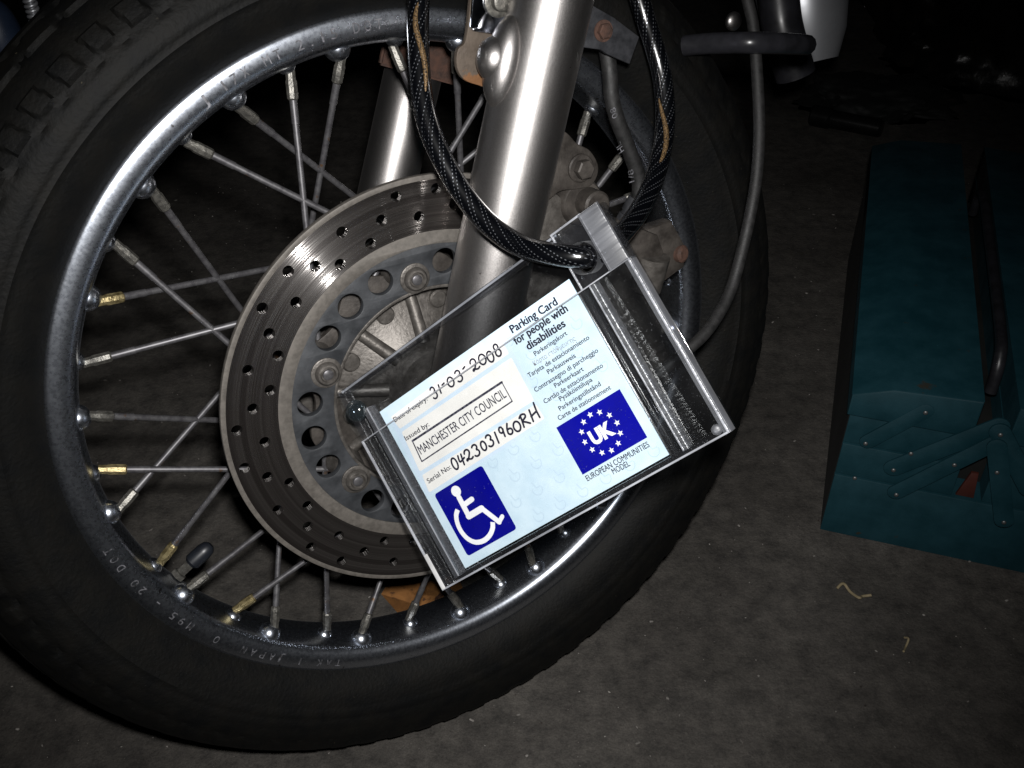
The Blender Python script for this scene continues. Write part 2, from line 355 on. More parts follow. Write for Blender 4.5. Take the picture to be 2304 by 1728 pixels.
def rrect(x0, y0, x1, y1, r, n=6):
    out = []
    for cx, cy, a in ((x1-r, y1-r, 0), (x0+r, y1-r, 90), (x0+r, y0+r, 180), (x1-r, y0+r, 270)):
        for i in range(n+1):
            t = math.radians(a+90*i/n); out.append((cx+r*math.cos(t), cy+r*math.sin(t)))
    return out
_tmp = [0]
def plate_mesh(loops, z0, z1, bevel=0.0):
    """flat plate with holes: first loop outline, others holes, as a filled curve turned into a mesh"""
    cu = bpy.data.curves.new('tmp', 'CURVE'); cu.dimensions = '2D'; cu.fill_mode = 'BOTH'
    cu.extrude = max((z1-z0)/2 - bevel, 0); cu.bevel_depth = bevel; cu.bevel_resolution = 1
    for lp in loops:
        s = cu.splines.new('POLY'); s.points.add(len(lp)-1); s.use_cyclic_u = True
        for i, p in enumerate(lp): s.points[i].co = (p[0], p[1], 0, 1)
    o = bpy.data.objects.new('tmp', cu); COL.objects.link(o); bpy.context.view_layer.update()
    dg = bpy.context.evaluated_depsgraph_get(); me = bpy.data.meshes.new_from_object(o.evaluated_get(dg))
    bpy.data.objects.remove(o); bpy.data.curves.remove(cu)
    me.transform(Matrix.Translation((0, 0, (z0+z1)/2)))
    bm = bmesh.new(); bm.from_mesh(me); bmesh.ops.remove_doubles(bm, verts=bm.verts, dist=1e-6)
    me2 = finish(bm, 'plate', 30); bpy.data.meshes.remove(me); return me2
def text_mesh(s, x0, x1, y, h, yend=None, bold=0.0, z=0.0, thick=0.0, capital='H'):
    """text whose baseline runs (x0,y)->(x1,yend) and whose capitals are h tall"""
    cu = bpy.data.curves.new('tmp', 'FONT'); cu.body = s; cu.size = 1; cu.offset = bold if bold > .05 else 0.0; cu.extrude = 0; cu.resolution_u = 3
    o = bpy.data.objects.new('tmp', cu); COL.objects.link(o); bpy.context.view_layer.update()
    dg = bpy.context.evaluated_depsgraph_get(); me = bpy.data.meshes.new_from_object(o.evaluated_get(dg))
    bpy.data.objects.remove(o); bpy.data.curves.remove(cu)
    if not me.vertices: return me
    if 0 < bold < .05:
        k = bold*1.15; parts_ = []
        for i, (dx, dy) in enumerate(((0, 0), (k, 0), (-k, 0), (0, k*.7), (0, -k*.7))):
            c_ = me.copy(); c_.transform(Matrix.Translation((dx, dy, i*.003))); parts_.append(c_)
        me = join(parts_, 'text')
    xs = [v.co.x for v in me.vertices]; a, b_ = min(xs), max(xs)
    yend = y if yend is None else yend
    W = math.hypot(x1-x0, yend-y); ang = math.atan2(yend-y, x1-x0)
    me.transform(Matrix.Translation((x0, y, z)) @ Matrix.Rotation(ang, 4, 'Z') @ Matrix.Diagonal((W/(b_-a), h/.72, .001, 1)) @ Matrix.Translation((-a, 0, 0)))
    return me
def join(meshes, name):
    bm = bmesh.new()
    for me in meshes: bm.from_mesh(me)
    me = bpy.data.meshes.new(name); bm.to_mesh(me); bm.free(); return me
def ribbon(bm, pts, wd, z, round_=True, rfun=None):
    """flat pen stroke in the card plane"""
    pts = [Vector((p[0], p[1])) for p in pts]; n = len(pts); L_, R_ = [], []
    for i, p in enumerate(pts):
        a = pts[max(i-1, 0)]; c = pts[min(i+1, n-1)]; t = (c-a).normalized(); nn = Vector((-t.y, t.x))
        k = 1.0
        if 0 < i < n-1:
            t1 = (p-a).normalized(); k = 1/max(.5, abs(nn.dot(Vector((-t1.y, t1.x)))))
        L_.append(bm.verts.new((*(p+nn*wd/2*k), z))); R_.append(bm.verts.new((*(p-nn*wd/2*k), z)))
    for i in range(n-1): bm.faces.new((L_[i], L_[i+1], R_[i+1], R_[i]))
    if round_:
        for p in (pts[0], pts[-1]):
            vs = [bm.verts.new((p.x+wd/2*math.cos(2*PI*k/12), p.y+wd/2*math.sin(2*PI*k/12), z+1e-6)) for k in range(12)]
            bm.faces.new(vs)

# ================================================================== SETTING
bm = bmesh.new(); g = 12; S = 8.0
vs = [[bm.verts.new((-S+2*S*i/g, -2+2*S*j/g, 0)) for j in range(g+1)] for i in range(g+1)]
for i in range(g):
    for j in range(g): bm.faces.new((vs[i][j], vs[i+1][j], vs[i+1][j+1], vs[i][j+1]))
floor = struct(link('floor', finish(bm, 'floor', 0), M_floor))

# ================================================================== MOTORCYCLE
CONTACT = V(0, -.312, -.004)
root = empty('motorcycle', WHEEL @ Matrix.Translation(CONTACT))
tag(root, 'motorcycle front end with spoked wheel, drilled brake disc and silver fork legs', 'motorcycle')
def part(name, me, m, parent=None):
    o = link(name, me, m, parent or root)
    if parent is None: o.location = -CONTACT
    return o

# tyre ----------------------------------------------------------------
half = [(.2325, .0325), (.2400, .0395), (.2500, .0450), (.2620, .0480), (.2740, .0480), (.2850, .0440), (.2950, .0370), (.3030, .0270), (.3090, .0140), (.3115, 0)]
pr = catmull([V(r, z, 0) for r, z in half], 5)
full = [(p.x, p.y) for p in pr] + [(p.x, -p.y*.62) for p in pr[-2::-1]]
bm = bmesh.new(); seg = 1080; rings = []
ns = len(full); mid = ns//2
arc = [0]
for k in range(1, ns): arc.append(arc[-1]+math.hypot(full[k][0]-full[k-1][0], full[k][1]-full[k-1][1]))
arc = [a-arc[mid] for a in arc]
def sstep(a, b_, x): t = min(1, max(0, (x-a)/(b_-a))); return t*t*(3-2*t)
def groove(th, s):
    a = abs(s)*1000; side = 1 if s > 0 else -1
    ph = th/(2*PI)*66 + (.5 if side < 0 else 0)
    d = 0.0
    if a < 42:
        # shoulder lugs divided by slanted grooves, a zig-zag centre groove
        u = (ph + a*.012) % 1.0
        g1 = 1-sstep(.10, .15, abs(u-.5)*1) if False else 0
        g1 = (1-sstep(.09, .13, abs(u-.5)))*sstep(11, 14, a)*(1-sstep(31, 35, a))
        zc = 8+2.5*abs(((ph*2) % 2)-1)
        g2 = (1-sstep(1.4, 2.3, abs(a-zc)))
        zc2 = 24+2.5*abs(((ph*2+1) % 2)-1)
        g3 = (1-sstep(1.0, 1.9, abs(a-zc2)))
        d = max(g1*.12, g2, g3)*.0024
    # raised rings and lugs on the side wall
    if 40 < a < 64:
        u = (th/(2*PI)*80 + a*.010) % 1.0
        lug = (1-sstep(.26, .31, abs(u-.5)))*sstep(43, 44, a)*(1-sstep(53.5, 54.8, a))
        d -= (.0010+.0016*max(0, math.cos(th-math.radians(125))))*lug
        u = (th/(2*PI)*40) % 1.0
        wv = 57.5+2.5*(1-min(1, abs(u-.5)*3))
        d += .0009*(1-sstep(.5, 1.1, abs(a-wv)))
    if 72 < a < 74.5: d -= .0005
    if 78.5 < a < 80.5: d -= .0008
    return d
for i in range(seg):
    th = 2*PI*i/seg; c, s_ = math.cos(th), math.sin(th); rg = []
    for k, (r, z) in enumerate(full):
        a = full[max(k-1, 0)]; b_ = full[min(k+1, ns-1)]; tr, tz = b_[0]-a[0], b_[1]-a[1]; l = math.hypot(tr, tz)
        nr, nz_ = -tz/l, tr/l
        if nr*(r-.268)+nz_*z < 0: nr, nz_ = -nr, -nz_
        d = groove(th, arc[k])
        r2_ = r - .0065*math.cos(th-math.radians(100))*sstep(.242, .285, r)
        rg.append(bm.verts.new(((r2_-nr*d)*c, (r2_-nr*d)*s_, z-nz_*d)))
    rings.append(rg)
for i in range(seg):
    A, B = rings[i], rings[(i+1) % seg]
    for k in range(ns-1): bm.faces.new((A[k], B[k], B[k+1], A[k+1]))
    bm.faces.new((A[0], A[-1], B[-1], B[0]))
tyre = part('tyre', finish(bm, 'tyre', 35), M_rubber)
tyre['label'] = 'dusty black tyre with block tread'

# rim -------------------------------------------------------------------
hp = [(.2330, .0315), (.2338, .0330), (.2325, .0347), (.2290, .0354), (.2245, .0353), (.2205, .0341), (.2180, .0322), (.2166, .0300), (.2158, .0280), (.2148, .0240), (.2139, .0195), (.2134, .0150), (.2134, .0100), (.2140, .0050), (.2150, .0000), (.2168, -.0040), (.2200, -.0080), (.2260, -.0125), (.2335, -.0180)]
pr = catmull([V(r, z, 0) for r, z in hp], 4)
prof = [(p.x, p.y) for p in pr] + [(.2345, -.0170), (.2275, -.0100), (.2190, .0), (.2185, .016), (.2225, .0300)]
bm = bmesh.new(); lathe(bm, prof, 360)
SPA = [95.0, 103.1, 112.9, 122.3, 131.8, 142.2, 150.8, 161.8, 170.5, 181.6, 188.4, 203.0, 210.2, 222.4, 229.9, 242.2, 249.4, 260.8, 271.3, 282.1, 290.2, 300.0]
SPA += [SPA[-1] + (SPA[0]+360-SPA[-1])*(i+1)/15 for i in range(14)]     # hand-laced wheel: holes are not perfectly even
def pol(r, deg, z): t = math.radians(deg); return V(r*math.cos(t), r*math.sin(t), z)
for k in range(36):
    z = .015 if k % 2 else .022
    t = math.radians(SPA[k])
    ball(bm, pol(.2160, SPA[k], z), .0062 if k % 2 else .0080, 1, 1, 1.0, Matrix.Rotation(t, 3, 'Z'), 20, 12)
rim = part('rim', finish(bm, 'rim', 35), M_chrome)
rim['label'] = 'worn chrome rim'
# stamped letters follow the flange
def letters(s, deg0, step, r, h, z):
    out = []
    for i, ch in enumerate(s):
        if ch == ' ': continue
        me = text_mesh(ch, -h*.33, h*.33, 0, h, bold=-.012) if ch not in 'I1.-' else text_mesh(ch, -h*.10 if ch != '-' else -h*.25, h*.10 if ch != '-' else h*.25, 0, h)
        a = deg0 - step*i
        me.transform(Matrix.Rotation(math.radians(a), 4, 'Z') @ Matrix.Translation((r, 0, z)) @ Matrix.Rotation(-PI/2, 4, 'Z'))
        out.append(me)
    return out
for lt in (letters('J 17X MT 2.15 DOT', 117, 1.75, .2232, .0060, .03565), letters('TAK 1 JAPAN  O  M95 - 20 DOT', 244, 1.9, .2232, .0056, .03565)):
    part('stamped_lettering', join(lt, 'lettering'), M_marks, rim)

# spokes ----------------------------------------------------------------
for k in range(36):
    near = k % 2; phi = math.radians(SPA[k])
    z0 = .015 if near else .022; z1 = .0300 if near else -.0300
    d = .070 if k % 4 in (0, 1) else -.070
    r0 = .2075; P = V(r0*math.cos(phi), r0*math.sin(phi), 0)
    beta = math.asin(-d/r0); e = -P.normalized(); e = V(e.x*math.cos(beta)-e.y*math.sin(beta), e.x*math.sin(beta)+e.y*math.cos(beta), 0)
    Ln = r0*math.cos(beta) - math.sqrt(max(.0785**2-.07**2, 0))
    Q = P + e*Ln; P.z = z0; Q.z = z1
    dd = (Q-P).normalized()
    bm = bmesh.new()
    cyl(bm, P, Q, .00195, seg=14); cyl(bm, P+dd*.010, P+dd*.026, .0023, seg=14)
    o = part('spoke', finish(bm, 'spoke', 50), M_steel)
    bm = bmesh.new()
    revolve(bm, P-dd*.004, dd, [(0, .0030), (.005, .0030), (.0062, .0035), (.0155, .0034), (.0165, .0026)], 8)
    brass = k in (6, 9, 11, 13)
    part('nipple', finish(bm, 'nipple', 30), M_brass if brass else M_nipple, o)

# valve -----------------------------------------------------------------
vb = wpt(372, 1302, 0.0); vd = -V(vb.x, vb.y, 0).normalized()
vb = -vd*.2125; vb.z = .008
bm = bmesh.new(); revolve(bm, vb, vd, [(0, .0052), (.0035, .0052), (.004, .0036), (.016, .0034)], 6)
vs_ = part('valve_stem', finish(bm, 'valve', 30), M_nipple)
bm = bmesh.new(); revolve(bm, vb+vd*.012, vd, [(0, .0040), (.002, .0058), (.012, .0058), (.0165, .0048), (.0185, .0025)], 20)
part('valve_cap', finish(bm, 'cap', 40), M_cap, vs_)

# hub ---------------------------------------------------------------------
bm = bmesh.new()
lathe(bm, [(.012, .052), (.024, .052), (.028, .047), (.033, .041), (.060, .033), (.0695, .031), (.0700, .024), (.034, .020), (.030, -.020), (.060, -.026), (.075, -.028), (.075, -.034), (.012, -.040)], 128)
for i in range(9):
    a = 12 + 40*i; p, q = pol(.030, a, .046), pol(.068, a, .0335)
    cyl(bm, p, q, .0045, .0038, 12)
hub = part('hub', finish(bm, 'hub', 40), M_cast)
# spoke flanges with lobes
for z0, z1 in ((.0285, .0330), (-.0330, -.0285)):
    lp = []
    for i in range(360):
        t = 2*PI*i/360; lp.append(((.0800+.0050*math.cos(9*t+.6))*math.cos(t), (.0800+.0050*math.cos(9*t+.6))*math.sin(t)))
    me = plate_mesh([lp, circle(0, 0, .058, 96)], z0, z1, .0006)
    part('spoke_flange', me, M_lug, hub)
bm = bmesh.new(); revolve(bm, (0, 0, .050), (0, 0, 1), [(0, .012), (.012, .012), (.013, .010), (.035, .010)], 24)
part('axle', finish(bm, 'axle', 40), M_cast, hub)
for i in range(9):
    bm = bmesh.new(); c = pol(.055, 32+40*i, .033); revolve(bm, c, (0, 0, 1), [(0, .0062), (.0035, .0062), (.0045, .0052)], 18)
    part('rivet_head', finish(bm, 'rv', 40), M_cast, hub)

# brake disc -----------------------------------------------------------
ZD = .0600
pat = [133, 122.5, 112.5, 128, 112.7, 122.5, 132.6, 117.3]
holes = []
for k in range(64):
    a = math.radians(94.4+5.625*k); r = pat[k % 8]/1000
    holes.append(circle(r*math.cos(a), r*math.sin(a), .00345, 20))
me = plate_mesh([circle(0, 0, .1385, 288), circle(0, 0, .1072, 240)] + holes, ZD-.0045, ZD, 0)
disc = part('brake_disc', me, M_disc)
disc['label'] = 'drilled brake disc with ring scores'
me = plate_mesh([circle(0, 0, .1412, 288), circle(0, 0, .13855, 288)], ZD-.0046, ZD-.0003, .0004)
part('disc_rim', me, M_beige, disc)
me = plate_mesh([circle(0, 0, .10715, 240), circle(0, 0, .0988, 200)], ZD-.0040, ZD-.0006, .0003)
part('inner_band', me, M_beige, disc)
chl = []
for g_ in range(6):
    for dq in (14.5, 30, 45.5):
        a = math.radians(94+60*g_+dq); r = .0872 if dq == 30 else .0868
        chl.append(circle(r*math.cos(a), r*math.sin(a), .0086, 36))
me = plate_mesh([circle(0, 0, .0987, 200), circle(0, 0, .0712, 200)] + chl, ZD-.0065, ZD-.0014, .0005)
car = part('disc_carrier', me, M_carrier)
me = plate_mesh([circle(0, 0, .0714, 200), circle(0, 0, .0700, 200)], ZD-.009, ZD-.0008, .0003)
part('machined_lip', me, M_cast, car)
for g_ in range(6):
    bm = bmesh.new(); c = pol(.0795, 94+60*g_, ZD-.0014)
    revolve(bm, c, (0, 0, 1), [(0, .0098), (.0010, .0098), (.0014, .0090)], 32)
    revolve(bm, c, (0, 0, 1), [(.001, .0076), (.0030, .0074), (.0044, .0062), (.0046, .0050), (.0030, .0042), (.0030, .0005)], 32)
    bo = part('disc_bolt', finish(bm, 'bolt', 40), M_cast, car)
for g_ in range(6):
    # dark hex socket and inner ring of each bolt
    bm = bmesh.new(); c = pol(.0795, 94+60*g_, ZD+.0012)
    revolve(bm, c, (0, 0, 1), [(0, .0033), (.0020, .0033), (.0026, .0022)], 20)
    part('bolt_socket', finish(bm, 'sock', 30), M_steel, car)
# arms that carry the disc to the hub
for g_ in range(6):
    bm = bmesh.new(); cyl(bm, pol(.0785, 94+60*g_, .030), pol(.0785, 94+60*g_, ZD-.0063), .0120, .0090, 20)
    part('disc_mount', finish(bm, 'mnt', 40), M_cast, hub)

# fork legs --------------------------------------------------------------
fa = wpt(1240, 0, .0985); fb = wpt(1109, 600, .0985); fd = (fa-fb).normalized(); fd.z = 0; fd.normalize()
fax = fb - fd*.110
bm = bmesh.new(); revolve(bm, fax-fd*.035, fd, [(0, .012), (.004, .020), (.014, .0232), (.20, .0236), (.34, .0232), (.60, .0230)], 96)
# axle lug
revolve(bm, V(fax.x, fax.y, .070), (0, 0, 1), [(0, .016), (.05, .016), (.053, .013)], 40)
fork = part('fork_leg', finish(bm, 'fork', 40), M_fork)
# cast boss for the mudguard stay
pb = wpt(1112, 140, .0985)
bm = bmesh.new()
side = V(-fd.y, fd.x, 0); RB = Matrix.Rotation(math.atan2(fd.y, fd.x)-PI/2, 3, 'Z')
pb = wpt(1134, 140, .1000)
ball(bm, pb, .0125, .85, 2.0, .95, RB, 32, 20)
pc = wpt(1112, 132, .0990)
ball(bm, pc, .0105, .95, 1.15, .95, RB, 32, 20)
ca, cb = wpt(1118, 132, .0985), wpt(1084, 128, .0965)
revolve(bm, ca, cb-ca, [(0, .0095), (.0070, .0092), (.0092, .0080), (.0100, .0060)], 32)
boss = part('mounting_boss', finish(bm, 'boss', 60), M_fork, fork)
far_a = wpt(931, 160, -.0985); far_b = wpt(877, 400, -.0985); ff = (far_a-far_b).normalized(); ff.z = 0; ff.normalize()
fx = far_b - ff*.20
bm = bmesh.new(); revolve(bm, fx, ff, [(0, .012), (.004, .019), (.013, .0213), (.29, .0213), (.30, .0205), (.60, .0205)], 96)
fork2 = part('fork_leg', finish(bm, 'fork2', 40), M_fork)
fork2['label'] = 'fork leg behind the wheel'
bm = bmesh.new()
q = far_a + ff*.010
R_ = Matrix.Rotation(math.atan2(ff.y, ff.x)-PI/2, 4, 'Z')
box(bm, -.036, .036, -.012, .015, .018, .0235, Matrix.Translation(q) @ R_, .0015)
part('stay_bracket', finish(bm, 'br', 30), M_rust, fork2)['label'] = 'rusty brown bracket'

def wpoly(px, z): return [tuple(wpt(x, y, z).xy) for x, y in px]
def smoothloop(px, n=6):
    P = [V(x, y, 0) for x, y in px]; m = len(P); out = []
    for i in range(m):
        a, b_, c, d = P[i-1], P[i], P[(i+1) % m], P[(i+2) % m]
        for k in range(n):
            t = k/n; q = .5*((2*b_)+(c-a)*t+(2*a-5*b_+4*c-d)*t*t+(3*b_-a-3*c+d)*t**3); out.append((q.x, q.y))
    return out
# mudguard stay on the near side
me = plate_mesh([wpoly(smoothloop([(1066, -60), (1058, 0), (1047, 90), (1029, 112), (1027, 148), (1042, 176), (1075, 189), (1096, 193), (1108, 165), (1125, 75), (1165, 0), (1185, -60)], 4), .082)], .080, .084, .0006)
stay = part('mudguard_stay', me, M_rustplate)
me = plate_mesh([wpoly([(1072, -60), (1064, 0), (1060, 60), (1066, 68), (1128, 78), (1136, 66), (1160, -60)], .0856)], .0842, .0866, .0005)
part('chrome_plate', me, M_chromedark, stay)
bm = bmesh.new(); c = wpt(1120, 3, .087); revolve(bm, V(c.x, c.y, .0868), (0, 0, 1), [(0, .0085), (.0016, .0085), (.002, .0075), (.0022, .0052), (.0060, .0050), (.0068, .003)], 28)
part('washer', finish(bm, 'w', 35), M_nipple, stay)
# right bracket with rusty bolt
me = plate_mesh([wpoly([(1300, -10), (1330, 14), (1379, 42), (1434, 84), (1414, 140), (1365, 119), (1350, 109), (1290, 101)], .092)], .089, .093, .0007)
rb = part('hose_bracket', me, M_zinc)
bm = bmesh.new(); c = wpt(1361, 70, .095); revolve(bm, V(c.x, c.y, .093), (0, 0, 1), [(0, .0062), (.0008, .0062)], 24)
revolve(bm, V(c.x, c.y, .0936), (0, 0, 1), [(0, .0046), (.0030, .0046), (.0036, .0038)], 6)
part('rusty_bolt', finish(bm, 'rb', 30), M_rust, rb)

# brake hose --------------------------------------------------------------
hp_ = [(1352, 60, .072), (1366, 120, .076), (1373, 173, .078), (1376, 218, .079), (1387, 263, .080), (1404, 308, .080), (1421, 353, .080), (1436, 400, .080), (1437, 440, .080), (1424, 474, .078)]
pts = catmull([wpt(*p) for p in hp_], 10)
bm = bmesh.new(); tube(bm, pts, .0048, 20)
hose = part('brake_hose', finish(bm, 'hose', 60), M_hose)
bm = bmesh.new(); p, q = wpt(1433, 448, .079), wpt(1388, 530, .074); dd = q-p; l_ = dd.length
revolve(bm, p, dd, [(0, .0060), (l_*.35, .0060), (l_*.36, .0052), (l_*.44, .0052), (l_*.45, .0062), (l_*.75, .0062), (l_*.76, .0048), (l_, .0048)], 24)
part('hose_union', finish(bm, 'un', 30), M_zinc, hose)
# faded print on the hose
ht = []
for s, (x, y), (x2, y2) in (('1/8', (1427, 408), (1424, 380)), ('HL', (1404, 338), (1395, 318)), ('08', (1390, 262), (1383, 240))):
    a = wpt(x, y, .0851); b_ = wpt(x2, y2, .0851)
    ht.append(text_mesh(s, a.x, b_.x, a.y, .0042, b_.y, z=.0853))
hm = join(ht, 'print'); part('hose_print', hm, M_marks, hose)

# caliper -------------------------------------------------------------------
me = plate_mesh([wpoly(smoothloop([(1180, 250), (1262, 296), (1292, 325), (1322, 342), (1339, 377), (1326, 411), (1295, 420), (1256, 425), (1228, 446), (1180, 470)], 5), .082)], .074, .0845, .0012)
cal = part('brake_caliper', me, M_lug)
bm = bmesh.new(); c = wpt(1306, 378, .085); revolve(bm, V(c.x, c.y, .0845), (0, 0, 1), [(0, .0088), (.0014, .0088), (.0022, .0080)], 32)
revolve(bm, V(c.x, c.y, .0862), (0, 0, 1), [(0, .0062), (.0058, .0062), (.0066, .0052)], 6)
part('caliper_bolt', finish(bm, 'cb', 30), M_lug, cal)
bm = bmesh.new(); c = wpt(1313, 458, .082); revolve(bm, V(c.x, c.y, .060), (0, 0, 1), [(0, .0155), (.020, .0150), (.022, .0135)], 36)
c2 = wpt(1342, 462, .092); revolve(bm, V(c2.x, c2.y, .078), (0, 0, 1), [(0, .0095), (.015, .0092), (.0165, .0078)], 32)
part('slide_pin_boot', finish(bm, 'boot', 40), M_lug, cal)
me = plate_mesh([wpoly(smoothloop([(1215, 450), (1245, 445), (1268, 470), (1290, 520), (1390, 505), (1440, 560), (1470, 640), (1480, 760), (1450, 850), (1380, 880), (1300, 850), (1230, 760), (1190, 640)], 5), .078)], .052, .079, .0035)
part('caliper_body', me, M_cast, cal)
for (px, z0, z1, m_) in (([(1400, 540), (1440, 520), (1478, 535), (1490, 570), (1462, 620), (1425, 600)], .080, .090, M_lug),
                         ([(1462, 520), (1510, 505), (1540, 560), (1536, 598), (1490, 632), (1462, 590)], .074, .086, M_lug)):
    me = plate_mesh([wpoly(px, z1)], z0, z1, .0018); part('caliper_block', me, m_, cal)
bm = bmesh.new(); cyl(bm, wpt(1470, 575, .088), wpt(1452, 650, .084), .0115, .0105, 32)
part('bleed_cylinder', finish(bm, 'bc', 40), M_cast, cal)
bm = bmesh.new(); c = wpt(1530, 572, .086); revolve(bm, V(c.x, c.y, .084), (.25, .1, .9), [(0, .0060), (.004, .0060), (.0055, .004)], 16)
part('rusty_bolt', finish(bm, 'rb2', 30), M_rust, cal)
bm = bmesh.new(); c = wpt(1478, 800, .082); revolve(bm, V(c.x, c.y, .079), (0, 0, 1), [(0, .010), (.006, .0095), (.008, .007)], 6)
part('lower_bolt', finish(bm, 'lb', 30), M_lug, cal)

# speedometer cable on the right --------------------------------------------
sc_ = [(1660, -160, .64), (1674, -60, .64), (1682, 0, .64), (1694, 54, .64), (1702, 145, .64), (1707, 235, .64), (1708, 307, .64), (1702, 398, .64), (1687, 488, .64), (1666, 579, .64), (1645, 650, .638), (1618, 705, .632), (1580, 757, .625), (1530, 800, .62), (1470, 850, .62), (1400, 890, .62)]
bm = bmesh.new(); tube(bm, catmull([wdep(*p) for p in sc_], 10), .0038, 18)
part('speedometer_cable', finish(bm, 'spc', 60), M_hose)
bm = bmesh.new()
tube(bm, catmull([wdep(*p) for p in [(1540, 103, .66), (1590, 98, .652), (1650, 96, .640), (1690, 96, .632), (1740, 97, .64), (1790, 99, .66), (1815, 101, .68)]], 6), .0068, 12)
part('cable_clip', finish(bm, 'clip', 60), M_blackgloss)
# silver casing of the engine behind
bm = bmesh.new(); a = wdep(1770, -260, 1.02); b_ = wdep(1822, 120, 1.06)
prof_ = [(0, .045), (.06, .050), (.12, .046), (.150, .040), (.178, .028)]
dd = (b_-a); revolve(bm, a, dd, prof_, 40)
part('engine_casing', finish(bm, 'eng', 50), M_silver)
bm = bmesh.new(); p = wdep(1650, 48, .80); ball(bm, p, .0075, 1, 1, .6); part('bolt_head', finish(bm, 'bh', 50), M_fork)
bm = bmesh.new()
tube(bm, catmull([wdep(1700, -200, .95), wdep(1745, -40, .97), wdep(1760, 60, .98), wdep(1790, 170, 1.0)], 6), .020, 16)
part('frame_tube', finish(bm, 'ft', 60), M_blackgloss)

# ================================================================== CARD HOLDER
SH = .028                                     # the case is slightly out of square
def hx(x, y): return ((x + SH*y)/1000, y/1000)
def hloop(l): return [hx(*p) for p in l]
HB = V(.0, -.057, 0)
hroot = empty('card_holder', HOLD @ Matrix.Translation(HB))
tag(hroot, 'clear acrylic case with sawn edges hanging from the black cable', 'card holder')
def hpart(name, me, m, parent=None):
    o = link(name, me, m, parent or hroot)
    if parent is None: o.location = -HB
    return o
def hbox(name, x0, x1, y0, y1, z0, z1, m, bev=0.0006):
    return hpart(name, plate_mesh([hloop([(x0, y0), (x1, y0), (x1, y1), (x0, y1)])], z0/1000, z1/1000, bev), m)
hpart('back_panel', plate_mesh([hloop(rrect(-91, -57, 110, 76, 2)), hloop(circle(88.3, 56.5, 8.4, 40))], -.0065, -.0045, .0004), M_acr_back)
hpart('front_panel', plate_mesh([hloop(rrect(-91, -57, 110, 43, 1.2))], .0042, .0062, .0004), M_acr)
hbox('side_wall', -91, -88.2, -56.8, 75.8, -4.4, 4.1, M_acr_wall)
hbox('side_wall', 106.8, 109.8, -56.8, 42.9, -4.4, 4.1, M_acr_frost)
hbox('bottom_wall', -88, 106.6, -56.8, -54.2, -4.4, 4.1, M_acr_wall)
hbox('top_wall', -88, 79.5, 73.4, 75.8, -4.4, 1.5, M_acr_wall)
hbox('divider', -80.5, -77.6, -54, 58, -4.4, 4.1, M_acr_edge)
hbox('divider', 75.4, 78.4, -54, 42.9, -4.4, 2.2, M_acr_wall)
hbox('divider', 83.4, 85.8, -54, 42.9, -4.4, 4.1, M_acr_edge)
for nm_, a_ in (('edge_glint', (-90.8, 79.8, 75.0, 75.9, -.5, .6)), ('edge_glint', (-90.8, 110, -57.0, -56.3, 5.2, 6.6)), ('edge_glint', (-90.8, 110, 42.65, 42.95, 6.0, 6.5)),
                ('edge_glint', (-91, -90.3, -57, 43, 5.0, 6.6)), ('edge_glint', (109.3, 110.1, -57, 43, 5.0, 6.6)), ('edge_glint', (79.4, 80.0, 43, 76, 5.0, 6.4)), ('edge_glint', (80, 99, 75.3, 76, 5.0, 6.4)),
                ('edge_glint', (83.2, 83.7, -54, 42.5, 3.9, 4.25)), ('edge_glint', (-77.8, -77.3, -54, 58, 3.9, 4.25))):
    hbox(nm_, *a_, M_acr_line, .0002)  # thin pale strips paint the bright outlines along the case edges
hbox('sawn_corner_glint', -90.9, -88.4, -56.6, -34, 6.25, 6.6, M_acr_saw, .0002)  # added white strip, a painted glint on the sawn left edge
tabloop = hloop([(79.8, 43.2), (109.9, 43.2), (109.9, 70), (107, 75.9), (79.8, 75.9)])
hpart('hanging_tab', plate_mesh([tabloop, hloop(circle(88.3, 56.5, 8.0, 48))], -.0043, .0060, .0006), M_acr_wall)
hbox('glued_strip', 99.2, 110.2, 43.4, 74.6, 6.1, 9.2, M_acr_frost, .0008)
bm = bmesh.new(); revolve(bm, V(*hx(88.3, 56.5), -.0043), (0, 0, 1), [(0, .0085), (.0104, .0085)], 40); bm.faces.ensure_lookup_table()
bmesh.ops.delete(bm, geom=[f for f in bm.faces if len(f.verts) > 4], context='FACES')
hpart('drilled_hole', finish(bm, 'dh', 60), M_acr_frost)
bm = bmesh.new(); ball(bm, V(*hx(-85.0, 60.5), .0040), .0068, 1, 1, .75, None, 32, 20)
dome = hpart('glue_blob', finish(bm, 'dome', 60), M_bead)
bm = bmesh.new(); ball(bm, V(*hx(105, -53), .0062), .0028, 1, 1, .6, None, 20, 12)
hpart('glue_blob', finish(bm, 'dome', 60), M_acr_frost)

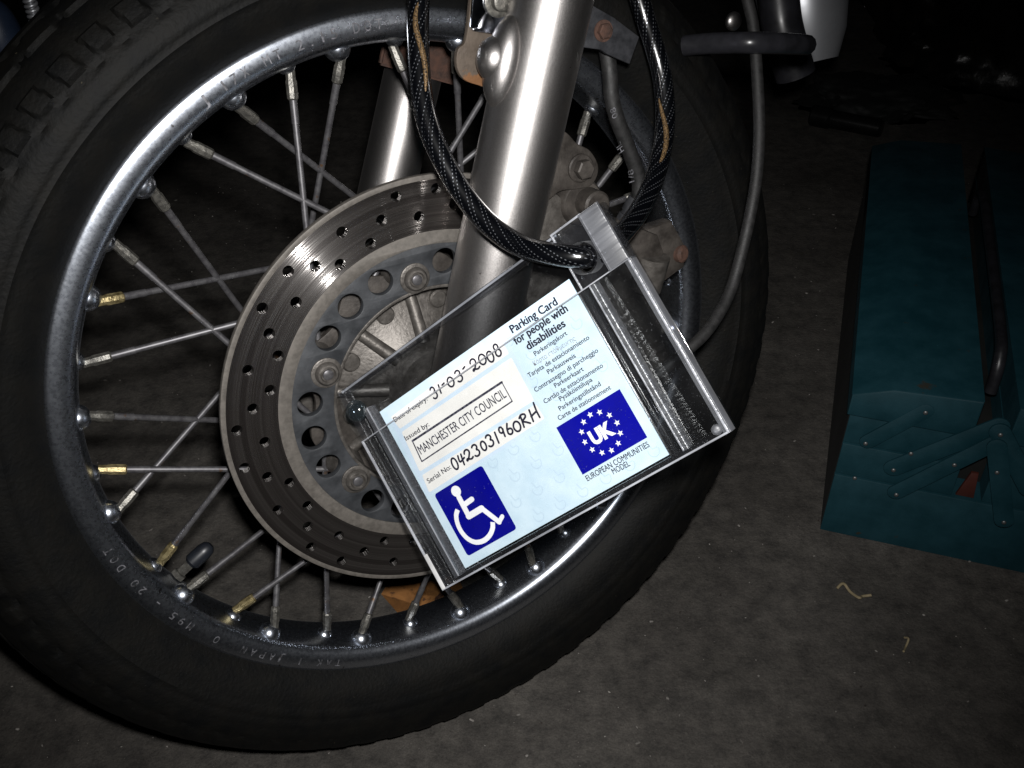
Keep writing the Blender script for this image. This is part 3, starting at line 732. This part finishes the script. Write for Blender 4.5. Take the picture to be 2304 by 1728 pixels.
# ================================================================== PARKING CARD
croot = empty('parking_card', HOLD @ Matrix.Translation(V(0, -.0526, 0)))
tag(croot, 'pale blue disabled parking card with handwriting inside the clear case', 'parking card')
CB = V(0, -.0526, 0)
def kpart(name, me, m, parent=None):
    o = link(name, me, m, parent or croot)
    if parent is None: o.location = -CB
    return o
corner = [(-.0723, .0526), (.0752, .0526), (.0723, -.0526), (-.0752, -.0526)]
corner = [cpt(854, 927), cpt(1280, 628), cpt(1505.6, 1023), cpt(1047, 1279)]
stockp = kpart('card_stock', plate_mesh([corner[::-1]], -.0006, 0, 0), M_card)
def quad(name, pts, z, m, rr=None):
    P = [V(*cpt(x, y), z) for x, y in pts]
    if rr:
        o_ = []
        for i, p in enumerate(P):
            a, b_ = P[i-1], P[(i+1) % len(P)]; u_, v_ = p+(a-p).normalized()*rr, p+(b_-p).normalized()*rr
            for k in range(7): t = k/6; o_.append((u_*(1-t)+p*t)*(1-t)+(p*(1-t)+v_*t)*t)
        P = o_
    bm = bmesh.new(); f = bm.faces.new([bm.verts.new(p) for p in P])
    return kpart(name, finish(bm, name, 0), m)
def grow(px, k):
    cx_ = sum(p[0] for p in px)/len(px); cy_ = sum(p[1] for p in px)/len(px)
    return [(cx_+(x-cx_)*k, cy_+(y-cy_)*k) for x, y in px]
P1 = [(880, 938), (1123, 757), (1146, 795), (900, 965)]
P2 = [(904, 972), (1151, 804), (1202, 901), (945, 1061)]
P3 = [(950, 1069), (1206, 909), (1226, 941), (966, 1108)]
quad('blue_ground', [(868, 925), (1130, 742), (1236, 946), (962, 1118)], .00012, M_band, .002)
for nm, P in (('date_panel', P1), ('issuer_panel', P2), ('serial_panel', P3)): quad(nm, P, .00024, M_paper, .0012)
# ghosted wheelchair marks in the stock
bm = bmesh.new()
for ix in range(9):
    for iy in range(8):
        x = -62+16*ix+(8 if iy % 2 else 0); y = -47+13*iy
        if (x < 26 and y > -8) or x > 70 or (20 < x < 70 and -42 < y < -6) or (x < -26 and y < 0): continue
        for a0, a1 in ((150, 390),):
            pl_ = [(x/1000+.0032*math.cos(math.radians(t)), y/1000+.0032*math.sin(math.radians(t))) for t in range(a0, a1, 20)]
            ribbon(bm, pl_, .0006, .00006, False)
        ribbon(bm, [((x-1)/1000, (y+5)/1000), ((x)/1000, (y+1)/1000), ((x+3)/1000, (y+1)/1000)], .0006, .00006, False)
kpart('ghost_print', finish(bm, 'ghost', 0), M_ghost)

def line(s, a, b_, h, bold=0.0, z=.0004):
    (x0, y0), (x1, y1) = cpt(*a), cpt(*b_)
    return text_mesh(s, x0, x1, y0, h, y1, bold, z)
T = [line('Parking Card', (1153.7, 750), (1257, 683.7), .0046, .030), line('for people with', (1161.7, 776), (1280, 698.6), .0046, .030), line('disabilities', (1189.5, 788), (1275, 732.4), .0046, .030)]
kpart('printed_heading', join(T, 't'), M_ink)
T = [line('Parkeringskort', (1205.4, 801), (1278, 752.3), .0027, .012), line('Tarjeta de estacionamiento', (1191.5, 849.8), (1327.8, 762), .0027, .012),
     line('Parkausweis', (1235, 841.8), (1297, 803), .0027, .012), line('Contrassegno di parcheggio', (1206, 882.6), (1347.7, 791), .0027, .012),
     line('Parkeerkaart', (1251, 872.6), (1314.8, 833), .0027, .012), line('Cart\u00e3o de estacionamento', (1227, 908.5), (1358.6, 825), .0027, .012),
     line('Pys\u00e4k\u00f6intilupa', (1262, 902.5), (1334.7, 856.7), .0027, .012), line('Parkeringstillst\u00e5nd', (1261, 924.4), (1353.6, 866.7), .0027, .012),
     line('Carte de stationnement', (1259, 946), (1376.5, 874.6), .0027, .012)]
kpart('printed_translations', join(T, 't'), M_ink)
kpart('faded_greek_line', line('\u039a\u03ac\u03c1\u03c4\u03b1 \u03c3\u03c4\u03ac\u03b8\u03bc\u03b5\u03c5\u03c3\u03b7\u03c2', (1203.4, 823), (1297, 765), .0027), M_greyink)
T = [line('EUROPEAN COMMUNITIES', (1323, 1082.4), (1463.3, 1004), .0033, .010), line('MODEL', (1381.4, 1067), (1419.4, 1047), .0033, .010)]
kpart('printed_footer', join(T, 't'), M_ink)
T = [line('Date of expiry:', (889.8, 950), (963.4, 900), .0031, .012), line('Issued by:', (914.7, 991.7), (967.4, 957.9), .0031, .012), line('Serial No:', (965.4, 1087.9), (1016.7, 1053.7), .0031, .012)]
kpart('printed_captions', join(T, 't'), M_ink)
# rubber stamp
bm = bmesh.new(); c = [cpt(*p) for p in ((928.7, 992), (1129.8, 859.7), (1153.2, 902.5), (950, 1038))]
for i, wd in enumerate((.0013, .0006, .0008, .0008)): ribbon(bm, [c[i], c[(i+1) % 4]], wd, .0004+.000005*i)
st = kpart('stamp_frame', finish(bm, 'st', 0), M_stamp)
kpart('stamp_text', line('MANCHESTER CITY COUNCIL', (948.5, 1022.5), (1141.5, 892.2), .0056, .010), M_stamp)
# handwriting: unit glyph strokes, x 0..1, y 0..1
def arcp(cx, cy, rx, ry, a0, a1, n=16): return [(cx+rx*math.cos(math.radians(a0+(a1-a0)*i/n)), cy+ry*math.sin(math.radians(a0+(a1-a0)*i/n))) for i in range(n+1)]
G = {'0': [arcp(.5, .5, .42, .5, 100, 470, 22)],
     '1': [[(.62, 1.0), (.52, .5), (.45, 0)]],
     '2': [[(.15, .75)] + arcp(.48, .72, .32, .28, 160, -30, 12) + [(.5, .28), (.2, .06), (.12, .12), (.25, .2), (.5, .08), (.75, .02), (.98, .1)]],
     '3': [arcp(.45, .76, .33, .24, 150, -70, 10) + arcp(.45, .26, .38, .28, 80, -150, 12)],
     '4': [[(.25, 1), (.15, .62), (.2, .42), (.55, .45), (.95, .55)], [(.72, .98), (.62, .5), (.55, 0)]],
     '6': [[(.55, 1.0), (.25, .6), (.15, .25)] + arcp(.5, .26, .35, .26, 180, 470, 16)],
     '8': [arcp(.5, .77, .27, .22, -60, 310, 16), arcp(.5, .27, .34, .28, 100, -260, 18)],
     '9': [arcp(.45, .70, .30, .28, 40, 380, 16) + [(.72, .6), (.66, .3), (.62, 0)]],
     '-': [[(.0, .72), (.8, .80)]],
     'R': [[(.28, .95), (.22, .5), (.12, 0)], [(.05, .85), (.4, 1.02), (.8, .92), (.78, .68), (.25, .48), (.55, .3), (1.0, .0)]],
     'H': [[(.2, .95), (.14, .45), (.08, 0)], [(.1, .42), (.5, .5), (.85, .55)], [(.95, 1.25), (.86, .6), (.88, .0)]]}
def write(items, h, wd, name):
    bm = bmesh.new(); z = .0006
    for i, (ch, cx_, cy_, sw, shh) in enumerate(items):
        X, Y = cpt(860+cx_/5.027, 750+cy_/5.027)
        for s in G[ch]:
            z += .000003
            pts = catmull([V((p[0]-.5)*sw*h + (p[1]-.5)*h*.10, (p[1]-.5)*shh*h, 0) for p in s], 3)
            ribbon(bm, [(X+p.x, Y+p.y) for p in pts], wd, z)
    return kpart(name, finish(bm, name, 0), M_ink)
write([('3', 590, 668, .75, 1.1), ('1', 655, 628, .5, .8), ('-', 706, 590, .38, .7), ('0', 780, 548, .85, .9), ('3', 872, 478, .85, 1.05), ('-', 945, 415, .35, 1),
       ('2', 1045, 352, .95, 1.1), ('0', 1138, 293, .9, .95), ('0', 1228, 262, .8, 1.0), ('8', 1305, 188, .85, 1.15)], .0060, .00108, 'handwritten_date')
write([('0', 826, 1472, .7, 1.1), ('4', 905, 1428, .8, 1.0), ('2', 975, 1372, .9, 1.0), ('3', 1065, 1318, .85, 1.05), ('0', 1152, 1270, .65, .85), ('3', 1222, 1208, .85, 1.05),
       ('1', 1300, 1178, .5, 1.0), ('9', 1362, 1112, .7, .95), ('6', 1440, 1078, .75, 1.0), ('0', 1530, 1050, .85, .9), ('R', 1612, 978, .85, 1.05), ('H', 1722, 905, .95, 1.1)], .0062, .00118, 'handwritten_serial_number')
# wheelchair symbol
def sx_(x, y): return (960+x/6.9125, 1020+y/6.9125)
sq = quad('wheelchair_square', [sx_(120, 640), sx_(860, 180), sx_(1408, 1170), sx_(645, 1600)], .0003, M_blue2, .0022)
bm = bmesh.new(); z = .0006
hc = cpt(*sx_(465, 585)); vsx = [bm.verts.new((hc[0]+.0033*math.cos(2*PI*i/28), hc[1]+.0033*math.sin(2*PI*i/28), z)) for i in range(28)]; bm.faces.new(vsx)
K = 1/6.9125/3.55/1000
def st_(pts, w_, zz): ribbon(bm, [cpt(*sx_(*p)) for p in pts], w_*K, zz)
st_([(510, 680), (663, 972)], 84, z+.00001); st_([(600, 790), (712, 708)], 76, z+.00002)
st_([(660, 975), (865, 852)], 92, z+.00003); st_([(865, 852), (1135, 1062)], 76, z+.00004); st_([(1135, 1062), (1185, 975)], 62, z+.00005)
arcm = [(x, y, 0) for x, y in ((490, 872), (468, 960), (488, 1085), (548, 1212), (650, 1325), (775, 1378), (900, 1350), (990, 1265), (1034, 1160), (1035, 1065))]
ribbon(bm, [cpt(*sx_(p.x, p.y)) for p in catmull([V(*p) for p in arcm], 4)], 72*K, z+.00006, False)
kpart('wheelchair_symbol', finish(bm, 'wc', 0), M_white, None)
# flag
quad('blue_flag', [(1252, 962), (1394.6, 875), (1457, 983.6), (1311.5, 1067.8)], .0003, M_blue)
bm = bmesh.new(); fc = cpt(1352.7, 972.7)
for k in range(12):
    a = math.radians(30*k+90); X, Y = fc[0]+.0110*math.cos(a), fc[1]+.0110*math.sin(a)
    vv = []
    for j in range(10):
        rr = .00185 if j % 2 == 0 else .00080; t = math.radians(90+36*j); vv.append(bm.verts.new((X+rr*math.cos(t), Y+rr*math.sin(t), .0006)))
    bm.faces.new(vv)
kpart('twelve_stars', finish(bm, 'stars', 0), M_white)
ta = cpt(1335, 1000); tb = cpt(1378.5, 975)
kpart('country_letters', text_mesh('UK', fc[0]-.0072, fc[0]+.0076, fc[1]-.0040, .0076, fc[1]-.0040, .055, .0006), M_white)

# ================================================================== SECURITY CABLE
CP = [(960, -190, .535), (946, -60, .535), (941, 30, .535), (941, 108, .535), (947, 200, .535), (966, 288, .535), (998, 362, .535), (1039, 432, .535), (1098, 503, .532), (1170, 552, .525), (1250, 573, .514), (1322, 577, .512),
      (1366, 562, .532), (1400, 525, .555), (1432, 484, .572), (1461, 430, .588), (1484, 362, .600), (1497, 271, .606), (1491, 181, .606), (1473, 108, .602), (1450, 36, .595), (1425, -60, .59), (1405, -190, .585)]
cabpts = [CM @ (ray(x, y)*d) for x, y, d in CP]
base = cabpts[11].copy()
cabpts = catmull([p-base for p in cabpts], 14)
bm = bmesh.new(); tube(bm, cabpts, .0060, 40, True)
cme = finish(bm, 'cable', 80)
cab = empty('security_cable', Matrix.Translation(base)); tag(cab, 'thick black sheathed steel cable looped through the hole of the case', 'cable')
link('cable_sheath', cme, M_cable, cab)
for i0, i1, off in ((22, 60, .0023), (218, 246, .0027)):
    seg_ = cabpts[i0:i1]; nn_ = []
    for i, p in enumerate(seg_):
        tocam = (V(0, 0, CAM_H)-base-p).normalized(); t = (seg_[min(i+1, len(seg_)-1)]-seg_[max(i-1, 0)]).normalized()
        tocam = (tocam - t*tocam.dot(t)).normalized(); sd = t.cross(tocam)
        nn_.append(p + tocam*.0050 + sd*(off*math.sin(i*.16)-.001))
    bm = bmesh.new(); LL = sum((b__-a__).length for a__, b__ in zip(nn_, nn_[1:])); tube(bm, nn_, .0016, 10, rfun=lambda q_: .0003+.0015*math.sin(PI*min(1, q_/LL))**.6)
    link('bare_strand', finish(bm, 'strand', 60), M_cablecore, cab)

# ================================================================== TOOLBOX
nb = floor_pt(1847, 1192); gb = floor_pt(2304, 1290)
X_ = (gb-nb).normalized(); Z_ = V(0, 0, 1); Y_ = Z_.cross(X_).normalized()
TB = Matrix(((X_.x, Y_.x, 0, nb.x), (X_.y, Y_.y, 0, nb.y), (0, 0, 1, 0), (0, 0, 0, 1)))
troot = empty('toolbox', TB); tag(troot, 'teal metal cantilever toolbox with riveted folding arms standing on the floor', 'toolbox')
LEN = .565; WID = .235
def ept(px, py, y=0.0):                        # point on the end face plane seen at a pixel -> (x,z)
    d = CM.to_3x3() @ ray(px, py); o = V(0, 0, CAM_H) - nb - Y_*y; t = -o.dot(Y_)/d.dot(Y_); P = o + d*t
    return P.dot(X_), P.z
def tpart(name, me, m, parent=None): return link(name, me, m, parent or troot)
def prism(px_or_xz, y0, y1, m, name, parent=None, bev=.0008, m2=None):
    me = plate_mesh([px_or_xz], 0, y1-y0, bev)
    me.transform(Matrix(((1, 0, 0, 0), (0, 0, 1, y0), (0, 1, 0, 0), (0, 0, 0, 1))))
    o = tpart(name, me, m, parent)
    return o
tz = [(.001, .074), (.077, .112), (.115, .150)]
for i, (a, b_) in enumerate(tz):
    if i == 0:
        prism([(0, a), (WID, a), (WID, b_), (0, b_)], 0, LEN, M_teal, 'base_tray')
    else:
        for s in (0, 1):
            x0, x1 = (0.0, WID/2-.014) if s == 0 else (WID/2+.014, WID)
            prism([(x0, a), (x1, a), (x1, b_), (x0, b_)], .0012*i, LEN-.001*i, M_teal, 'cantilever_tray')
for s in (0, 1):
    pts_ = [(-.002, .152), (WID/2-.016, .152), (WID/2-.016, .188), (.030, .184), (-.002, .172)]
    if s: pts_ = [(WID-x, z) for x, z in pts_]
    lid = prism(pts_, -.004, LEN+.004, M_teal, 'lid', bev=.002)
    for k, (xa, za) in enumerate(((.016, .1787), (.040, .1846), (.082, .1868))):
        bm = bmesh.new(); xx = WID-xa if s else xa
        cyl(bm, (xx, .012, za), (xx, LEN-.012, za), .0014, seg=10)
        tpart('pressed_rib', finish(bm, 'rib', 50), M_edgewear if k < 2 else M_teal, lid)
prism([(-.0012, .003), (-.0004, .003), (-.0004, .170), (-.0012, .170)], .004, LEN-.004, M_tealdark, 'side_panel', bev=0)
# handle between the two lids
bm = bmesh.new()
tube(bm, catmull([V(WID/2, .05, .165), V(WID/2, .06, .196), V(WID/2, .10, .206), V(WID/2, .30, .206), V(WID/2, .36, .206), V(WID/2, .41, .196), V(WID/2, .42, .165)], 6), .0055, 14)
tpart('handle', finish(bm, 'hd', 60), M_blackgloss)
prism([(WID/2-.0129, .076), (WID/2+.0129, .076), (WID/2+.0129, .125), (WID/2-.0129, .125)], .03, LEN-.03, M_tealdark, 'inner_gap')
prism([(WID/2-.008, .0765), (WID/2+.006, .0765), (WID/2+.003, .104), (WID/2-.002, .104)], .004, .008, M_redtray, 'red_tray_edge')['label'] = 'red patch showing between the arms'
def arm(p, q, wd, y):
    a = V(*ept(*p), 0); b_ = V(*ept(*q), 0); d = (b_-a).normalized(); n_ = V(-d.y, d.x, 0)*wd/2; out = []
    for c, s in ((a, -1), (b_, 1)):
        for i in range(9):
            t = PI*(i/8)-PI/2; out.append(tuple((c + d*s*math.cos(t)*wd/2 + n_*math.sin(t)*2/1*(s)*.5*2/2).xy))
    me = plate_mesh([out], 0, .0022, .0003)
    me.transform(Matrix(((1, 0, 0, 0), (0, 0, 1, y), (0, 1, 0, 0), (0, 0, 0, 1))))
    return tpart('folding_arm', me, M_teal)
def cpx(x, y): return (1840+x/3.457, 820+y/3.457)
arm(cpx(590, 775), cpx(1410, 450), .017, -.0065); arm(cpx(610, 945), cpx(1380, 560), .015, -.0098)
arm(cpx(390, 580), cpx(838, 340), .014, -.0048)
arm(cpx(1410, 460), cpx(1640, 900), .017, -.013); arm(cpx(1385, 560), cpx(1440, 1125), .016, -.0160)
rv0 = None
for (x, y, yy) in [(487, 267, -.001), (374, 580, -.007), (590, 775, -.009), (288, 880, -.001), (612, 947, -.0125), (838, 340, -.007), (725, 650, -.0085), (1060, 718, -.012), (1385, 742, -.018), (1437, 1124, -.0185), (1412, 465, -.0155)]:
    ex_, ez_ = ept(*cpx(x, y))
    if rv0 is None:
        bm = bmesh.new(); ball(bm, V(0, 0, 0), .0021, 1, .6, 1, None, 16, 10); rv0 = tpart('rivet', finish(bm, 'rv', 60), M_rivet); r_ = rv0
    else:
        r_ = rv0.copy(); COL.objects.link(r_); r_.parent = troot
    r_.location = (ex_, yy, ez_)

# ================================================================== SMALL THINGS ON THE FLOOR
def heap(name, px, py, rx, ry, h, m, label, cat, seed):
    c = floor_pt(px, py); bm = bmesh.new()
    bmesh.ops.create_icosphere(bm, subdivisions=5, radius=1)
    from mathutils import noise
    for v in bm.verts:
        p = v.co.copy(); q = p*1.7 + V(seed, 0, 0)
        k = 1 + .35*noise.noise(q) + .16*abs(noise.noise(q*3)) - .12*abs(noise.noise(q*6.5)) + .05*noise.noise(q*16)
        v.co = V(p.x*rx*k, p.y*ry*k, max(-.0, p.z)*h*k)
    o = link(name, finish(bm, name, 75), m); o.location = c
    return tag(o, label, cat)
heap('bin_bag', 2270, 130, .30, .24, .30, M_bag, 'crumpled black plastic bag on the floor behind the toolbox, with small glints', 'bag', 3.1)
heap('dark_mound', 1975, 232, .15, .10, .05, M_tealdark, 'low black mound lying on the floor above the toolbox and left of the bag', 'cloth', 9.4)  # low near-black mound covering this area of floor
# socket with a row of glints
c = floor_pt(1876, 292); d = floor_pt(1925, 302); dd = (d-c).normalized()
bm = bmesh.new(); revolve(bm, V(-.065, 0, 0), (1, 0, 0), [(0, .016), (.003, .019), (.034, .019), (.038, .0165), (.124, .0155), (.128, .013)], 28)
o = link('socket', finish(bm, 'socket', 30), M_socket); o.matrix_world = Matrix.Translation((c+d)/2+V(0, 0, .019)) @ Matrix.Rotation(math.atan2(dd.y, dd.x), 4, 'Z')
tag(o, 'small black steel socket lying on the floor left of the toolbox top', 'socket')
# brown scrap
bm = bmesh.new(); bm.faces.new([bm.verts.new(floor_pt(x, y)+V(0, 0, .002)) for x, y in ((858, 1340), (880, 1305), (960, 1296), (1030, 1300), (1050, 1345), (985, 1378), (895, 1382))][::-1])
bmesh.ops.solidify(bm, geom=bm.faces[:], thickness=.0012)
me = finish(bm, 'scrap', 0); o0 = floor_pt(950, 1340); me.transform(Matrix.Translation(-o0)); o = link('cardboard_scrap', me, M_orange); o.location = o0
tag(o, 'orange brown scrap of card on the floor seen through the lower spokes', 'scrap')
def straw(pts, r, label):
    P = [floor_pt(x, y)+V(0, 0, r+.0012+.003*(i % 2)) for i, (x, y) in enumerate(pts)]; b0 = P[0].copy()
    bm = bmesh.new(); tube(bm, catmull([p-b0 for p in P], 5), r, 8); o = link('straw', finish(bm, 'straw', 50), M_straw); o.location = b0
    tag(o, label, 'straw', 'bits of straw on the floor')
straw([(1882, 1328), (1895, 1322), (1912, 1336), (1930, 1354), (1938, 1346), (1958, 1348)], .0014, 'bent pale straw just below the toolbox, the longer of two')
straw([(2034, 1438), (2041, 1446), (2036, 1460), (2030, 1474)], .0010, 'short hooked straw on the floor, right and below the longer one')
from mathutils import noise as _n
bm = bmesh.new(); rg_ = random.Random(5)
for i in range(900):
    x, y = rg_.uniform(-.55, 1.0), rg_.uniform(.30, 1.5); r = rg_.choice((.0004, .0005, .0007, .0007, .0012))
    bmesh.ops.create_icosphere(bm, subdivisions=1, radius=r, matrix=Matrix.Translation((x, y, r*.5)) @ Matrix.Rotation(rg_.uniform(0, 6), 4, 'Z') @ Matrix.Diagonal((1, rg_.uniform(.6, 2.4), .7, 1)))
grit = link('grit', finish(bm, 'grit', 0), M_grit); grit['kind'] = 'stuff'
# top left: chrome spring and dark blue moulding behind the tyre
a = floor_pt(60, 120)
c = CM @ (ray(78, 40)*.86)
bm = bmesh.new(); hp2 = []
for i in range(11*16):
    t = i/16; hp2.append(V(.0045*math.cos(2*PI*t), .0045*math.sin(2*PI*t), -.026+t*.0042))
tube(bm, hp2, .0016, 8); cyl(bm, V(0, 0, -.03), V(0, 0, .13), .003, seg=12)
o = link('return_spring', finish(bm, 'spring', 60), M_silver, root); o.matrix_parent_inverse = Matrix.Identity(4)
o.matrix_local = root.matrix_world.inverted() @ Matrix.Translation(c+V(0, 0, .0))
c = CM @ (ray(6, 95)*.90)
bm = bmesh.new(); ball(bm, V(0, 0, 0), .03, .62, .7, 1.3, None, 28, 18)
o = link('indicator_body', finish(bm, 'ib', 60), M_bluepl, root); o.matrix_local = root.matrix_world.inverted() @ Matrix.Translation(c)
